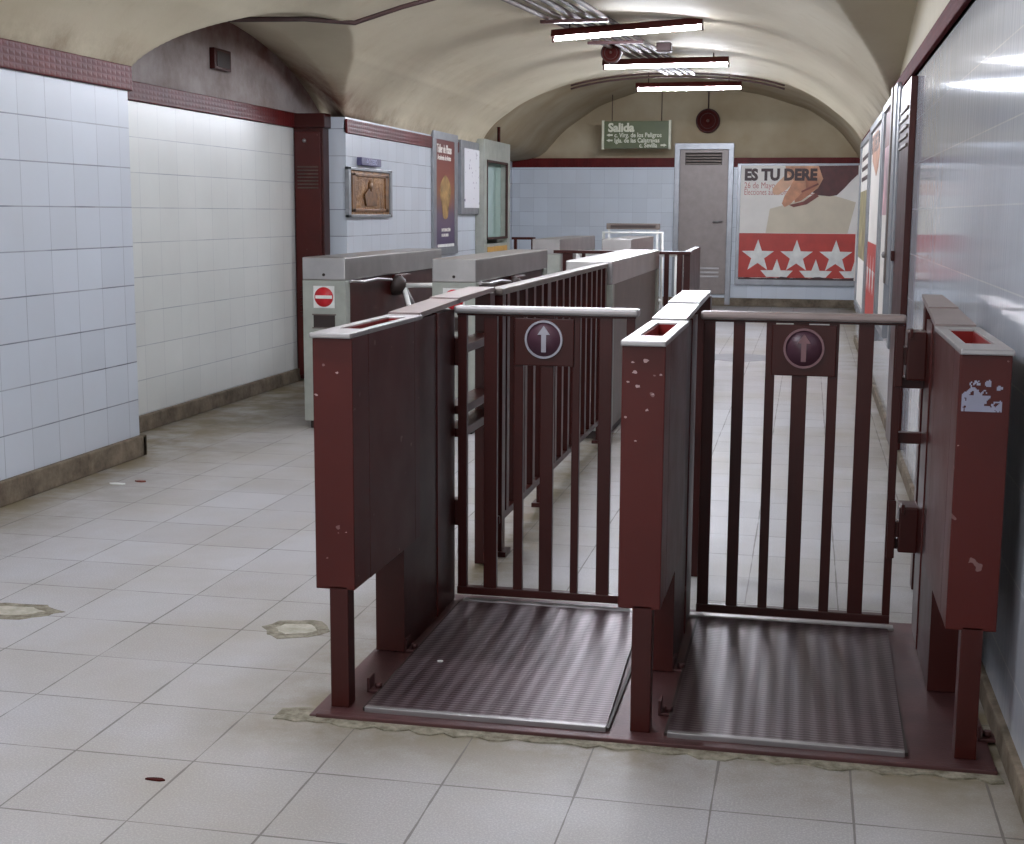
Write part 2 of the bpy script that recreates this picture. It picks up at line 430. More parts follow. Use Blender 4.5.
def build_ceiling():
    b = MB(); bm = b.bm
    xs = [XN, -3.88, -3.78, -3.69] + [XL+(-2.4-XL)*i/80 for i in range(80)] + [-2.4+(XR+2.4)*i/110 for i in range(111)]
    ys = [YS+i*(N0-YS)/110 for i in range(110)] + [N0+(N1-N0)*i/190 for i in range(190)] + [N1+(YA-N1)*i/60 for i in range(61)]
    G = [[bm.verts.new((x, y, zc(x, y))) for x in xs] for y in ys]
    for j in range(len(ys)-1):
        for i in range(len(xs)-1):
            if xs[i] < XL-1e-6 and not (ys[j] >= N0-1e-6 and ys[j+1] <= 11.5): continue
            f = bm.faces.new((G[j][i], G[j][i+1], G[j+1][i+1], G[j+1][i])); f.smooth = True
    fx = [XL2+(XR2-XL2)*i/90 for i in range(91)]
    fy = [YA+(YB-YA)*i/24 for i in range(25)]
    F = [[bm.verts.new((x, y, smoothed(FAR, x, .15))) for x in fx] for y in fy]
    for j in range(24):
        for i in range(90):
            f = bm.faces.new((F[j][i], F[j][i+1], F[j+1][i+1], F[j+1][i])); f.smooth = True
    # thick arch face between the two vaults
    for i in range(len(xs)-1):
        if xs[i] < XL-1e-6: continue
        a, c = xs[i], xs[i+1]
        b.quad((a, YA, zc(a, YA)), (c, YA, zc(c, YA)), (c, YA, max(smoothed(FAR, c, .15), zc(c, YA))+.001), (a, YA, max(smoothed(FAR, a, .15), zc(a, YA))+.001))
    # loose verts
    for v in [v for v in bm.verts if not v.link_faces]: bm.verts.remove(v)
    o = b.build('ceiling', 'plaster'); return struct(o)
build_ceiling()
# walls (each with real thickness)
ZT = 2.09
struct(MB().box(XL-.3, XL, YS, N0, 0, ZT).build('wall_left', 'tile_l'))
struct(MB().box(XN-.3, XN, N0, N1, 0, ZT).build('wall_left_niche', 'tile_n'))
struct(MB().box(XL-.3, XL, N1, YA, 0, ZT).build('wall_left_far', 'tile_l'))
struct(MB().box(XL-.85, XL2, YA, YB, 0, 2.3).build('wall_left_end', 'tile_l'))
struct(MB().box(XL2-.05, XL, YA-.3, YA, 0, 3.3).build('wall_left_return', 'tile_x'))
struct(MB().box(XR, XR+.3, YS, YA, 0, 2.2).build('wall_right', 'tile_r'))
struct(MB().box(XR2, XR2+.3, YA, YB, 0, 2.3).build('wall_right_end', 'tile_l'))
struct(MB().box(XL2-.3, XR2+.3, YB, YB+.3, 0, 2.03).build('wall_back', 'tile_x'))
# plaster field over the tiles on the back wall, following the vault
b = MB(); fx = [XL2+(XR2-XL2)*i/60 for i in range(61)]
b.prism([(XL2, YB, 2.03)] + [(x, YB, smoothed(FAR, x, .15)+.02) for x in fx] + [(XR2, YB, 2.03)], (0, .3, 0))
struct(b.build('wall_back_upper', 'plaster'))
# grey rendered lunette over the niche, pale one over the right wall
b = MB(); ys = [N0+(11.4-N0)*i/60 for i in range(61)]
b.prism([(XN, N0, ZT)] + [(XN, y, max(ZT+.001, side_l(XN, y)+.02)) for y in ys] + [(XN, 11.4, ZT)], (-.3, 0, 0))
struct(b.build('wall_left_lunette', 'lunette'))
b = MB(); ys = [4.4+5.8*i/60 for i in range(61)]
b.prism([(XR, 4.4, ZT)] + [(XR, y, max(ZT+.11, side_r(XR, y)+.02)) for y in ys] + [(XR, 10.2, ZT)], (.3, 0, 0))
struct(b.build('wall_right_lunette', 'plaster'))
# maroon glazed band
def tr(name, *a, mat='band_y'): return struct(MB().box(*a, bev=.006).build(name, mat))
tr('trim_1', XL-.02, XL+.022, YS, N0+.02, 1.985, 2.115); tr('trim_2', XN-.02, XN+.022, N0, N1, 2.0, 2.115)
tr('trim_3', XN, XL+.02, N0-.022, N0+.01, 1.985, 2.115, mat='band_x')
tr('trim_4', XL-.02, XL+.014, N1, 14.95, 1.965, 2.075); tr('trim_5', XR-.022, XR+.02, YS, YA, 2.11, 2.2, mat='band_r')
tr('trim_6', XL2, XR2, YB-.02, YB+.02, 2.03, 2.165, mat='band_x')
def bs(name, *a): return struct(MB().box(*a, bev=.008).build(name, 'base'))
bs('baseboard_left', XL-.02, XL+.03, YS, N0+.02, 0, .115); bs('baseboard_niche', XN-.02, XN+.03, N0, N1, 0, .1)
bs('baseboard_left_far', XL-.02, XL+.03, N1, YA, 0, .1); bs('baseboard_right', XR-.02, XR+.02, YS, YA, 0, .07)
bs('baseboard_back', XL2, XR2, YB-.05, YB+.02, 0, .12); bs('baseboard_corner', XN, XL+.03, N0-.02, N0+.03, 0, .115)

# louvred grey service door in the back wall
d = MB(); y = YB-.03
d.box(-1.965, -1.885, y-.03, y+.03, .13, 2.36, .006).box(-1.18, -1.10, y-.03, y+.03, .02, 2.36, .006).box(-1.963, -1.102, y-.034, y+.03, 2.285, 2.374, .003)
df = d.build('door_1', 'alu'); struct(df)
lf = MB().box(-1.885, -1.18, y-.005, y+.03, .17, 2.28, .004).build('door_leaf', 'greyd', df)
lv = MB()
for k in range(4): lv.hexa([(-1.80, y-.03, 2.07+k*.042), (-1.28, y-.03, 2.07+k*.042), (-1.28, y-.004, 2.085+k*.042), (-1.80, y-.004, 2.085+k*.042), (-1.80, y-.03, 2.082+k*.042), (-1.28, y-.03, 2.082+k*.042), (-1.28, y-.004, 2.105+k*.042), (-1.80, y-.004, 2.105+k*.042)])
lv.build('upper_louvre', 'steeld', lf)
MB().box(-1.81, -1.27, y-.008, y, 2.06, 2.24).build('louvre_backing', 'dark', lf)
lv = MB()
for k in range(3): lv.box(-1.80, -1.28, y-.03, y-.004, .42+k*.06, .445+k*.06)
lv.build('lower_louvre', 'steelb', lf)
MB().tube([(-1.25, y-.01, 1.24), (-1.25, y-.06, 1.24), (-1.38, y-.065, 1.235)], .012, 8).build('door_handle', 'steelb', lf)

# ================================================================== ENTRY GATES
G = 'maroon barrier posts flanking the two gates'
plate = thing('base_plate', 'plum steel base frame bolted to the floor under both gates and posts', 'metal base', (-.37, 3.95, 0))
MB().box(-1.27, .50, 3.36, 4.6, -.02, .008, .003).build('bed_plate', 'rust', plate)
MB().box(-1.25, .50, 3.355, 3.385, 0, .014, .003).build('front_edge', 'rust', plate)
MB().box(-1.13, .32, 4.50, 4.535, .0, .018, .003).build('gate_sill', 'steelb', plate)
def treadle(label, pts):
    x0, x1, x2, x3 = pts
    t = thing('tread_plate', label, 'floor plate', ((x0+x1)/2, 3.95, .008), None)
    b = MB(); b.hexa([(x0, 3.425, .008), (x1, 3.425, .008), (x2, 4.48, .008), (x3, 4.48, .008), (x0, 3.425, .02), (x1, 3.425, .02), (x2, 4.48, .02), (x3, 4.48, .02)])
    b.build('tread_surface', 'tread', t)
    MB().box(x0, x1, 3.41, 3.428, .006, .022, .002).build('front_lip', 'steelb', t)
    MB().box(x0-.008, x0, 3.42, 4.48, .006, .017).build('edge_strip', 'dark', t); MB().box(x1, x1+.008, 3.42, 4.48, .006, .017).build('edge_strip', 'dark', t)
    return t
treadle('studded steel tread plate in front of the left gate, with pale streaks of light', (-1.13, -.47, -.50, -1.13))
treadle('studded steel tread plate in front of the right gate, beside the glossy wall', (-.31, .285, .30, -.31))

def post(x0, x1, label, worn, scars=None, sticker=False, skew=0):
    """x0..x1: width of the front casing"""
    r = thing('barrier_post', label, 'barrier post', ((x0+x1)/2, 3.9, 0), None)
    w = x1-x0
    # casing front box, open at the top around a red bin
    b = MB(); zt = 1.022; yA, yB = 3.43, 4.08; hx0, hx1, hy0, hy1 = x0+.027, x1-.024, 3.57, 4.02
    b.box(x0, x1, yA, hy0, .34, zt, .003); b.box(x0, x1, hy1, yB, .34, zt, .003)
    b.box(x0, hx0, hy0, hy1, .34, zt); b.box(hx1, x1, hy0, hy1, .34, zt); b.box(hx0, hx1, hy0, hy1, .34, .88)
    b.build('front_casing', 'maroon', r)
    # red liner of the hopper
    b = MB(); b.box(hx0, hx0+.003, hy0, hy1, .88, 1.03); b.box(hx1-.003, hx1, hy0, hy1, .88, 1.03)
    b.box(hx0, hx1, hy1-.003, hy1, .88, 1.03); b.box(hx0, hx1, hy0, hy0+.003, .88, 1.03); b.box(hx0, hx1, hy0, hy1, .88, .885)
    b.build('hopper_lining', 'maroonred', r)
    # steel frame cap
    b = MB(); e = .002; z0, z1 = 1.022, 1.036
    b.box(x0-e, x1+e, yA-.02, hy0, z0, z1, .004); b.box(x0-e, x1+e, hy1, yB+.03, z0, z1, .004)
    b.box(x0-e, hx0, hy0, hy1, z0, z1, .003); b.box(hx1, x1+e, hy0, hy1, z0, z1, .003)
    b.build('hopper_rim', 'steelb', r)
    # slimmer rear casing to the floor
    i = .012
    b = MB(); b.box(x0+i, x1-i*.6, 3.92, 4.54, .012, .34); b.box(x0+i, x1-i*.6, 4.03, 4.54, .34, 1.024)
    b.build('rear_casing', 'maroon2', r)
    MB().box(x0+i-.004, x1-i*.6+.004, 4.30, 4.33, .012, 1.028, .002).build('casing_seam', 'maroon', r)
    # top cap, in two lengths rising a little
    b = MB(); a = x0+.0; c = x1-.008
    b.hexa([(a, 4.11, 1.026), (c, 4.11, 1.026), (c, 4.62, 1.04), (a+skew*.5, 4.62, 1.04), (a, 4.11, 1.042), (c, 4.11, 1.042), (c, 4.62, 1.056), (a+skew*.5, 4.62, 1.056)])
    b.build('middle_cap', 'cap' if worn == 0 else 'steel', r)
    b = MB(); a -= .002; a += skew*.5; d_ = a+skew*.5
    b.hexa([(a, 4.6, 1.04), (c, 4.6, 1.04), (c, 5.17, 1.052), (d_, 5.17, 1.052), (a, 4.6, 1.06), (c, 4.6, 1.06), (c, 5.17, 1.068), (d_, 5.17, 1.068)])
    b.build('rear_cap', 'cap' if worn == 0 else 'steelb', r)
    cx = (x0+x1)/2
    lx = x0+.038
    MB().box(lx, lx+.052, 3.43, 3.485, .008, .35, .003).build('leg', 'maroon2', r)
    MB().box(lx+.01, lx+.07, 5.06, 5.14, 0, 1.05, .003).build('leg', 'maroon2', r)
    for yy in (3.56, 3.93):
        b = MB(); b.box(x1-.012, x1+.036, yy, yy+.05, .008, .016, .002); b.box(x1-.012, x1-.004, yy, yy+.05, .008, .05, .002)
        b.tube([(x1+.015, yy+.025, .016), (x1+.015, yy+.025, .03)], .011, 6)
        b.build('foot_bracket', 'rust', r)
    if scars:
        cp = plain('bare chipped patches', (168, 138, 136), .6)
        for (fx, z, s) in scars:
            n = 9; pts = []
            for k in range(n):
                a = 2*math.pi*k/n; q = s*random.uniform(.5, 1.1)
                pts.append((x0+fx*w+q*math.cos(a)*1.5, yA-.0005, z+q*math.sin(a)))
            MB().prism(pts, (0, -.0006, 0)).build('paint_chip', cp, r)
    if sticker:
        b = MB(); nx, nz = 34, 30
        for i in range(nx):
            for j in range(nz):
                u, v = i/(nx-1), j/(nz-1)
                q = noise.noise(Vector((u*5.2, v*5.2, 3.3))) + .4*noise.noise(Vector((u*14, v*14, 1.3)))
                edge = min(1.05-abs(u-.28)*1.5-v, .9) if u < .75 else .33-v
                isl = .12-math.hypot(u-.68, v-.86); isl2 = .09-math.hypot(u-.9, v-.72)
                if (edge+q*.5 > .12 and q < .34) or isl+q*.12 > 0 or isl2+q*.1 > 0:
                    X = x0+.010+u*.090; Z = .886+v*.080
                    b.box(X-.0015, X+.0015, yA-.0012, yA+.001, Z-.0016, Z+.0016)
        b.build('peeling_sticker', plain('torn grey sticker', (164, 164, 184), .5), r)
    return r
pl = post(-1.270, -1.160, 'maroon hopper post left of the left gate, its casing raised on a thin leg', 0, [(.62, .93, .004), (.08, .87, .004), (.8, .5, .002)])
pm = post(-.447, -.337, 'chipped maroon hopper post between the two gates with a bright steel top', 1,
          [(.25, .98, .0035), (.55, .985, .006), (.3, .955, .005), (.38, .92, .005), (.15, .93, .003), (.72, .90, .003), (.6, .86, .004), (.1, .84, .003), (.35, .78, .003), (.9, .95, .003)])
pr_ = post(.367, .487, 'maroon hopper post against the glossy right wall with a torn sticker', 0, [(.05, .8, .002)], True, .045)

def gate(x0, x1, y, bars, sx, sz, side, label, badge_dim):
    r = thing('swing_gate', label, 'gate', ((x0+x1)/2, y, 0), None)
    for a, c in bars:
        w = c-a
        MB().box(a, c, y-.012, y+.012, .03, 1.015, .002).build('bar', 'maroon2', r)
    MB().box(x0, x1, y-.016, y+.016, .028, .056, .003).build('bottom_rail', 'maroon2', r)
    MB().box(x0, x1, y-.014, y+.014, 1.004, 1.012, .002).build('top_rail', 'maroon2', r)
    MB().box(x0-.008, x1+.012 if side < 0 else x1+.008, y-.034, y+.022, 1.012, 1.038, .009).build('handrail', 'steelb' if side < 0 else 'cap', r)
    pn = MB().box(sx-.102, sx+.102, y-.02, y-.008, sz-.09, 1.0, .003).build('sign_plate', 'maroon2', r)
    ro = MB().lathe((sx, y-.0205, sz), [(.06, 0), (.06, -.004), (0, -.0042)], (0, 1, 0), 40).build('badge', 'badge', pn)
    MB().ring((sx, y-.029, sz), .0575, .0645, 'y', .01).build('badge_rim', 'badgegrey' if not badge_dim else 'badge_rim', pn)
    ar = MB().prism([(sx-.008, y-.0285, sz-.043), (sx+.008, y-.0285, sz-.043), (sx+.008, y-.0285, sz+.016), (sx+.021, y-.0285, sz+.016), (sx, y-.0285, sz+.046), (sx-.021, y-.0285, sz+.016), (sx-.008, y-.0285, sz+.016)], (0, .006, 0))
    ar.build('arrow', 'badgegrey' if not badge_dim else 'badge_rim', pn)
    # hinges on the outer stile reaching back to the post leg
    hx = x0 if side < 0 else x1
    for z0, z1 in ((.83, .985), (.27, .42)):
        b = MB()
        if side > 0:
            b.box(hx+.014, hx+.075, y-.02, y+.10, z0, z1, .006); b.box(hx-.008, hx+.02, y-.012, y+.04, z0+.05, z1-.05, .002)
            b.box(hx+.02, hx+.03, y-.03, y+.02, z1-.02, z1+.01, .002)
            b.box(hx-.02, hx+.004, y-.02, y+.012, z0-.02, z1+.02, .002)
        else:
            b.box(hx-.035, hx+.01, y+.0, y+.06, z0, z1-.06, .004)
        b.build('hinge', 'maroon2', r)
    for z in ((.80, .62, .27) if side > 0 else (.87, .66, .58)):
        b = MB()
        if side > 0: b.box(hx+.0, hx+.11, y+.03, y+.07, z, z+.035, .003)
        else: b.box(hx-.06, hx+.02, y+.012, 5.07, z, z+.03, .003)
        b.build('hinge_arm', 'maroon2', r)
    return r
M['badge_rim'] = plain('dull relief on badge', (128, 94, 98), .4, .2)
gate(-1.158, -.548, 4.55, [(-1.156, -1.124), (-1.064, -1.018), (-.959, -.927), (-.868, -.823), (-.759, -.733), (-.669, -.625), (-.578, -.550)], -.855, .93, -1,
     'left maroon barred gate with a bright grey arrow badge and white handrail', False)
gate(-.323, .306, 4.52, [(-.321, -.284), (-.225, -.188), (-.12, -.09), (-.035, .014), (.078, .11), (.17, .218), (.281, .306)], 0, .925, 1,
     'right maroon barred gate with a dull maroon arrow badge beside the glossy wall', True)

# long railing running back from the left post
fr = thing('bar_railing', 'long maroon railing of close upright bars running back from the left post', 'railing', (-1.17, 6.6, 0))
MB().box(-1.205, -1.14, 5.18, 8.05, 1.035, 1.062, .008).build('handrail', 'steeld', fr)
MB().box(-1.19, -1.15, 5.18, 8.05, .135, .165, .002).build('bottom_rail', 'maroon2', fr)
for k in range(15):
    yy = 5.30+k*.18
    MB().box(-1.192, -1.148, yy, yy+.05, .165, 1.036, .002).build('bar', 'maroon2', fr)
for yy in (5.20, 6.15, 7.98):
    b = MB(); b.box(-1.19, -1.145, yy, yy+.06, 0, 1.036, .002); b.box(-1.21, -1.125, yy-.02, yy+.08, 0, .02, .002); b.build('leg', 'maroon2', fr)

# ================================================================== TURNSTILES
def turnstile(x0, x1, y0, y1, label, tripod=True, sign=True, zt=1.072, side='maroon2'):
    r = thing('turnstile', label, 'turnstile', ((x0+x1)/2, (y0+y1)/2, 0), None)
    b = MB(); b.box(x0, x1, y0, y1, .93, zt, .008); b.build('hood', 'steel', r)
    MB().box(x0, x1, y0, y0+.09, .05, .93, .004).build('front_panel', 'grey', r)
    MB().box(x0, x1, y1-.12, y1, .05, .93, .004).build('rear_panel', 'grey', r)
    MB().box(x0+.015, x1-.015, y0+.09, y1-.12, .05, .93, .003).build('side_panel', side, r)
    MB().box(x0+.03, x1-.03, y0+.03, y1-.03, 0, .05).build('plinth', 'dark', r)
    cx = (x0+x1)/2
    MB().lathe((cx, y0, .965), [(.009, 0), (.009, -.006), (.004, -.01)], (0, 1, 0), 12).build('keyhole', 'dark', r)
    if sign:
        s = MB().box(cx-.068, cx+.068, y0-.004, y0, .76, .896).build('no_entry_sign', 'white', r)
        MB().lathe((cx, y0-.004, .828), [(.061, 0), (.061, -.002), (0, -.0025)], (0, 1, 0), 36).build('red_disc', 'signred', s)
        MB().box(cx-.054, cx+.054, y0-.0085, y0-.006, .818, .838).build('bar', 'white', s)
        sc = MB().box(cx-.07, cx+.07, y0-.003, y0+.002, .64, .715).build('display_window', 'dark', r)
        MB().box(cx-.078, cx+.078, y0-.005, y0, .632, .64).box(cx-.078, cx+.078, y0-.005, y0, .715, .723).build('window_rim', 'steeld', r)
    if tripod:
        hy = y0+1.05; hx = x1
        h = MB().lathe((hx-.01, hy, .86), [(.075, 0), (.075, .03), (.055, .07), (.03, .09), (0, .095)], (1, 0, -.35), 20).build('tripod_hub', 'dark', r)
        MB().box(hx-.02, hx+.05, hy-.02, hy+.24, .87, .925, .01).build('arm_housing', 'maroon2', r)
        for d in ((1, .05, .02), (.35, -.35, -.85), (.25, .55, -.8)):
            v = Vector(d).normalized(); p = Vector((hx+.06, hy, .85))
            MB().tube([p, p+v*.46], .017, 12).build('tripod_arm', 'white' if d[0] != .25 else 'steelb', h)
        b = MB(); b.tube([(x1+.012, y0+.06, .925), (x1+.016, y0+.3, .91), (x1+.016, y0+.6, .915), (x1+.012, y0+.93, .895)], .010, 8)
        b.build('guide_rail', 'steelb', r)
    return r
turnstile(-3.056, -2.777, 8.1, 10.4, 'steel-hooded turnstile nearest the left wall with full no entry sign showing')
turnstile(-2.224, -1.950, 8.1, 10.45, 'second steel turnstile from the left, its no entry sign half hidden by the post')
turnstile(-1.405, -1.122, 8.12, 10.75, 'closed grey steel turnstile cabinet directly behind the end of the bar railing', tripod=False, sign=False, side='steeld')
turnstile(-2.775, -2.485, 14.0, 16.4, 'distant steel turnstile cabinet left of the small white frame', tripod=False, sign=False, zt=1.085, side='steel')
turnstile(-1.995, -1.70, 13.6, 15.6, 'distant steel turnstile cabinet standing inside the white tubular frame', tripod=False, sign=False, zt=1.10, side='steeld')

# white tubular frame with grey tray behind the distant cabinet
wf = thing('tubular_frame', 'white tubular metal frame around the distant turnstile cabinet', 'metal frame', (-1.99, 16.1, 0))
b = MB(); b.tube([(-2.34, 16.1, 0), (-2.34, 16.1, 1.13), (-1.655, 16.1, 1.13), (-1.655, 16.1, 0)], .022, 8); b.build('outer_frame', 'white', wf)
MB().tube([(-2.34, 16.1, .35), (-1.655, 16.1, .35)], .018, 8).build('cross_bar', 'white', wf)
ms = thing('tray_sign', 'narrow grey sign plate above the white tubular frame', 'sign', (-2.0, 16.3, 1.17))
MB().box(-2.33, -1.70, 16.25, 16.29, 1.165, 1.235, .004).build('plate', 'steeld', ms)
for x in (-2.3, -1.73): MB().box(x-.012, x+.012, 16.26, 16.28, 0, 1.166).build('support', 'white', ms)
MB().box(-2.28, -1.75, 16.245, 16.25, 1.185, 1.215, 0).build('dark_strip', 'dark', ms)

# white rail seen through the far red railing
wr = thing('guard_rail', 'white horizontal guard rail on white posts behind the far maroon railing', 'rail', (-1.4, 12.2, 0))
MB().tube([(-2.0, 12.2, 1.0), (-1.10, 12.2, 1.0)], .025, 8).build('rail', 'white', wr)
for x in (-2.0, -1.12): MB().tube([(x, 12.2, 0), (x, 12.2, 1.0)], .02, 8).build('support', 'white', wr)

ff = thing('cross_railing', 'maroon railing crossing behind the turnstiles and ending in a broad slab', 'railing', (-1.4, 11.0, 0))
MB().box(-2.0, -.90, 10.97, 11.03, 1.03, 1.055, .004).build('handrail', 'maroon2', ff)
for x0, x1 in ((-1.925, -1.845), (-1.77, -1.745), (-1.62, -1.60), (-1.35, -1.33), (-1.108, -1.072), (-1.008, -.965)):
    MB().box(x0, x1, 10.98, 11.02, 0, 1.03, .002).build('bar', 'maroon2', ff)
MB().box(-1.955, -1.03, 10.985, 11.015, .12, .15).build('bottom_rail', 'maroon2', ff)
MB().hexa([(-.955, 11.0, 0), (-.905, 11.0, 0), (-.905, 12.05, 0), (-.955, 12.05, 0), (-.955, 11.0, 1.055), (-.905, 11.0, 1.055), (-.905, 12.05, 1.07), (-.955, 12.05, 1.07)]).build('end_panel', 'maroon2', ff)

sr = thing('short_railing', 'short low maroon railing beside the ticket booth by the back wall', 'railing', (-3.5, 17.0, 0))
MB().box(-3.63, -3.33, 16.98, 17.02, 1.02, 1.05, .003).build('handrail', 'maroon2', sr)
for x in (-3.6, -3.38): MB().box(x, x+.035, 16.98, 17.02, 0, 1.02).build('leg', 'maroon2', sr)

# ================================================================== LEFT WALL
# red service cupboard closing the end of the niche
XC = -3.74
rc = thing('service_cupboard', 'tall glossy dark red metal cupboard with louvres at the end of the white tiled recess', 'cupboard', (-3.78, 10.5, 0))
MB().box(XN+.005, XC, 10.42, 10.55, .02, 2.0, .004).build('body', 'maroon2', rc)
MB().box(XN+.02, XC-.02, 10.405, 10.42, .05, 1.97, .004).build('door', 'maroon', rc)
b = MB()
for k in range(7): b.box(XN+.04, XC-.04, 10.392, 10.406, 1.53+k*.027, 1.541+k*.027, .002)
b.build('louvre', 'pipe', rc)  # slats coloured paler than the door, highlight stripes put into the colour
b = MB()
for k in range(9): b.box(XN+.045, XN+.10, 10.395, 10.406, .52+k*.028, .532+k*.028, .002)
b.build('side_vents', 'maroon2', rc)
MB().lathe((XN+.10, 10.402, 1.90), [(.016, 0), (.014, -.01), (0, -.016)], (0, 1, 0), 12).build('knob', 'steelb', rc)
b = MB(); b.box(XN, XC+.02, 10.40, 10.55, 2.0, 2.11, .004); tag(b.build('cupboard_lintel', 'maroon2', None, (-3.78, 10.48, 2.0)), 'dark red lintel board above the red metal cupboard', 'lintel')
vb = thing('vent_box', 'small dark red square box high on the grey arch over the white recess', 'vent', (XN, 9.03, 2.36))
MB().box(XN, XN+.04, 8.89, 9.16, 2.30, 2.44, .004).build('casing', 'maroon2', vb); MB().box(XN+.04, XN+.045, 8.92, 9.13, 2.32, 2.42).build('grille', 'dark', vb)

fp = thing('relief_panel', 'framed square bronze-brown relief panel on the pale blue left wall', 'wall panel', (XL, 11.08, 1.5))
b = MB(); x = XL
b.box(x, x+.035, 10.52, 10.575, 1.305, 1.705, .004); b.box(x, x+.035, 11.635, 11.69, 1.305, 1.705, .004); b.box(x, x+.035, 10.52, 11.69, 1.68, 1.705, .004); b.box(x, x+.035, 10.52, 11.69, 1.305, 1.33, .004)
b.build('frame', 'alu', fp)
rl = MB().box(x, x+.02, 10.57, 11.64, 1.325, 1.685, .002).build('relief', 'copper', fp)
b = MB(); cu_ = x+.018
b.box(cu_, cu_+.012, 10.62, 11.59, 1.635, 1.66, .004).box(cu_, cu_+.012, 10.62, 11.59, 1.35, 1.375, .004).box(cu_, cu_+.012, 10.62, 10.70, 1.35, 1.66, .004).box(cu_, cu_+.012, 11.51, 11.59, 1.35, 1.66, .004)
b.build('raised_border', 'copper2', rl)
b = MB(); b.lathe((cu_, 11.1, 1.56), [(.05, 0), (.045, .014), (.02, .022), (0, .024)], (1, 0, 0), 14); b.prism([(cu_, 10.97, 1.40), (cu_, 11.24, 1.40), (cu_, 11.27, 1.49), (cu_, 11.16, 1.54), (cu_, 11.04, 1.54), (cu_, 10.93, 1.49)], (.014, 0, 0))
b.build('raised_figure', 'copper2', rl)
bsn = thing('blue_wall_sign', 'small blue violet sign just above the brown relief panel', 'sign', (XL, 11.05, 1.76))
MB().box(XL, XL+.045, 10.82, 11.34, 1.725, 1.79, .004).build('plate', 'blue', bsn)
text('lettering', 'ACCESO', .058, (XL+.047, 10.93, 1.737), 'lilac', bsn, 'x+', .001, sx=1.3)

ps = thing('advertising_poster', 'tall narrow framed poster in maroon and violet on the left wall', 'poster', (XL, 13.55, 1.5))
b = MB(); b.box(XL, XL+.026, 13.08, 13.20, .95, 2.13, .002); b.box(XL, XL+.026, 13.92, 14.04, .95, 2.12, .002); b.box(XL, XL+.029, 13.082, 14.038, 2.06, 2.135, .002); b.box(XL, XL+.029, 13.082, 14.038, .93, 1.0, .002)
b.build('frame', 'alu', ps)
sh = MB().box(XL, XL+.02, 13.2, 13.92, 1.0, 2.06).build('sheet', 'poster_l', ps)
text('headline', 'Taller de Plazas', .115, (XL+.022, 13.23, 1.935), 'poster_w', sh, 'x+', .002, sx=.78)
text('subtitle', 'Academia de Artes', .07, (XL+.022, 13.25, 1.865), 'poster_w', sh, 'x+', .001, sx=.95)
b = MB(); pts = []
for k in range(18):
    a = 2*math.pi*k/18; pts.append((XL+.021, 13.55+.19*math.cos(a)*(1+.25*math.sin(3*a)), 1.5+.22*math.sin(a)))
b.prism(pts, (.001, 0, 0)); b.build('printed_figure', plain('ochre printed figure', (158, 124, 72), .5, var=.25, scale=9), sh)
text('small_print', 'INFORMACIÓN', .045, (XL+.022, 13.4, 1.16), 'poster_w', sh, 'x+', .001, sx=1.1)
text('small_print', 'PLAZAS LIBRES', .04, (XL+.022, 13.4, 1.11), 'poster_w', sh, 'x+', .0005)
MB().box(XL+.02, XL+.022, 13.25, 13.9, 1.005, 1.035).build('white_strip', 'white', sh)

mp = thing('framed_map', 'framed white network map on the left wall beside the narrow poster', 'map', (XL, 14.6, 1.7))
MB().box(XL, XL+.04, 14.13, 15.06, 1.33, 2.10, .004).build('frame', 'alu', mp)
MB().box(XL+.038, XL+.046, 14.26, 14.98, 1.40, 2.02).build('sheet', 'map', mp)

bo = thing('ticket_booth', 'grey ticket booth with a greenish window at the far left', 'booth', (-3.55, 15.6, 0))
b = MB(); xb0, xb1 = -3.62, -3.5; y0, y1 = 14.92, 16.27
b.box(xb0, xb1, y0, y1, 0, 1.0, .003); b.box(xb0, xb1, y0, y1, 1.92, 2.15, .003); b.box(xb0, xb1, y0, y0+.14, 1.0, 1.92); b.box(xb0, xb1, y1-.15, y1, 1.0, 1.92)
b.box(xb0-.6, xb0, y1-.05, y1, 0, 2.15); b.build('body', 'grey', bo)
MB().box(xb0+.03, xb0+.04, y0+.14, y1-.15, 1.06, 1.92).build('glazing', 'glass', bo)
b = MB(); b.box(xb1-.02, xb1+.006, y0+.13, y0+.16, 1.05, 1.93); b.box(xb1-.02, xb1+.006, y1-.17, y1-.14, 1.05, 1.93); b.box(xb1-.02, xb1+.006, y0+.13, y1-.14, 1.05, 1.075); b.box(xb1-.02, xb1+.006, y0+.13, y1-.14, 1.905, 1.93)
b.build('window_frame', 'piped', bo)
MB().box(xb1, xb1+.006, y0+.16, y1-.17, .84, .97).build('yellow_panel', plain('ochre panel', (196, 150, 74), .5), bo)
MB().tube([(-3.58, 16.0, 2.15), (-3.58, 16.0, 2.34)], .02, 8).build('mast', 'maroon2', bo)
MB().box(xb0-.5, xb0-.45, y0+.2, y1-.1, 1.0, 1.95).build('inner_blind', plain('pale green blind', (150, 176, 164), .6), bo)

# ================================================================== BACK WALL
po = thing('election_poster', 'large election poster with a writing hand above three white stars', 'poster', (-.13, YB-.03, 1.2))
b = MB(); yp = YB-.05; x0, x1 = -1.0, .69
b.box(x0-.04, x0+.01, yp-.01, yp+.05, .35, 2.08, .003); b.box(x0-.04, x1, yp-.015, yp+.05, .32, .40, .003); b.box(x0-.04, x1, yp-.005, yp+.05, 2.05, 2.08, .003)
b.build('frame', 'alu', po)
sh = MB().box(x0, x1, yp, yp+.02, .40, 2.06).build('paper', 'poster_w', po)
ym = 1.075
MB().box(x0, x1-.02, yp-.003, yp, .43, ym).build('red_field', 'poster_red', sh)
text('headline', 'ES TU DERECHO', .222, (x0+.06, yp-.004, 1.845), 'ink', sh, 'y', .0115, sx=.90)
text('date_line', '26 de Mayo', .125, (x0+.06, yp-.004, 1.725), 'inkr', sh, 'y', 0, sx=.75)
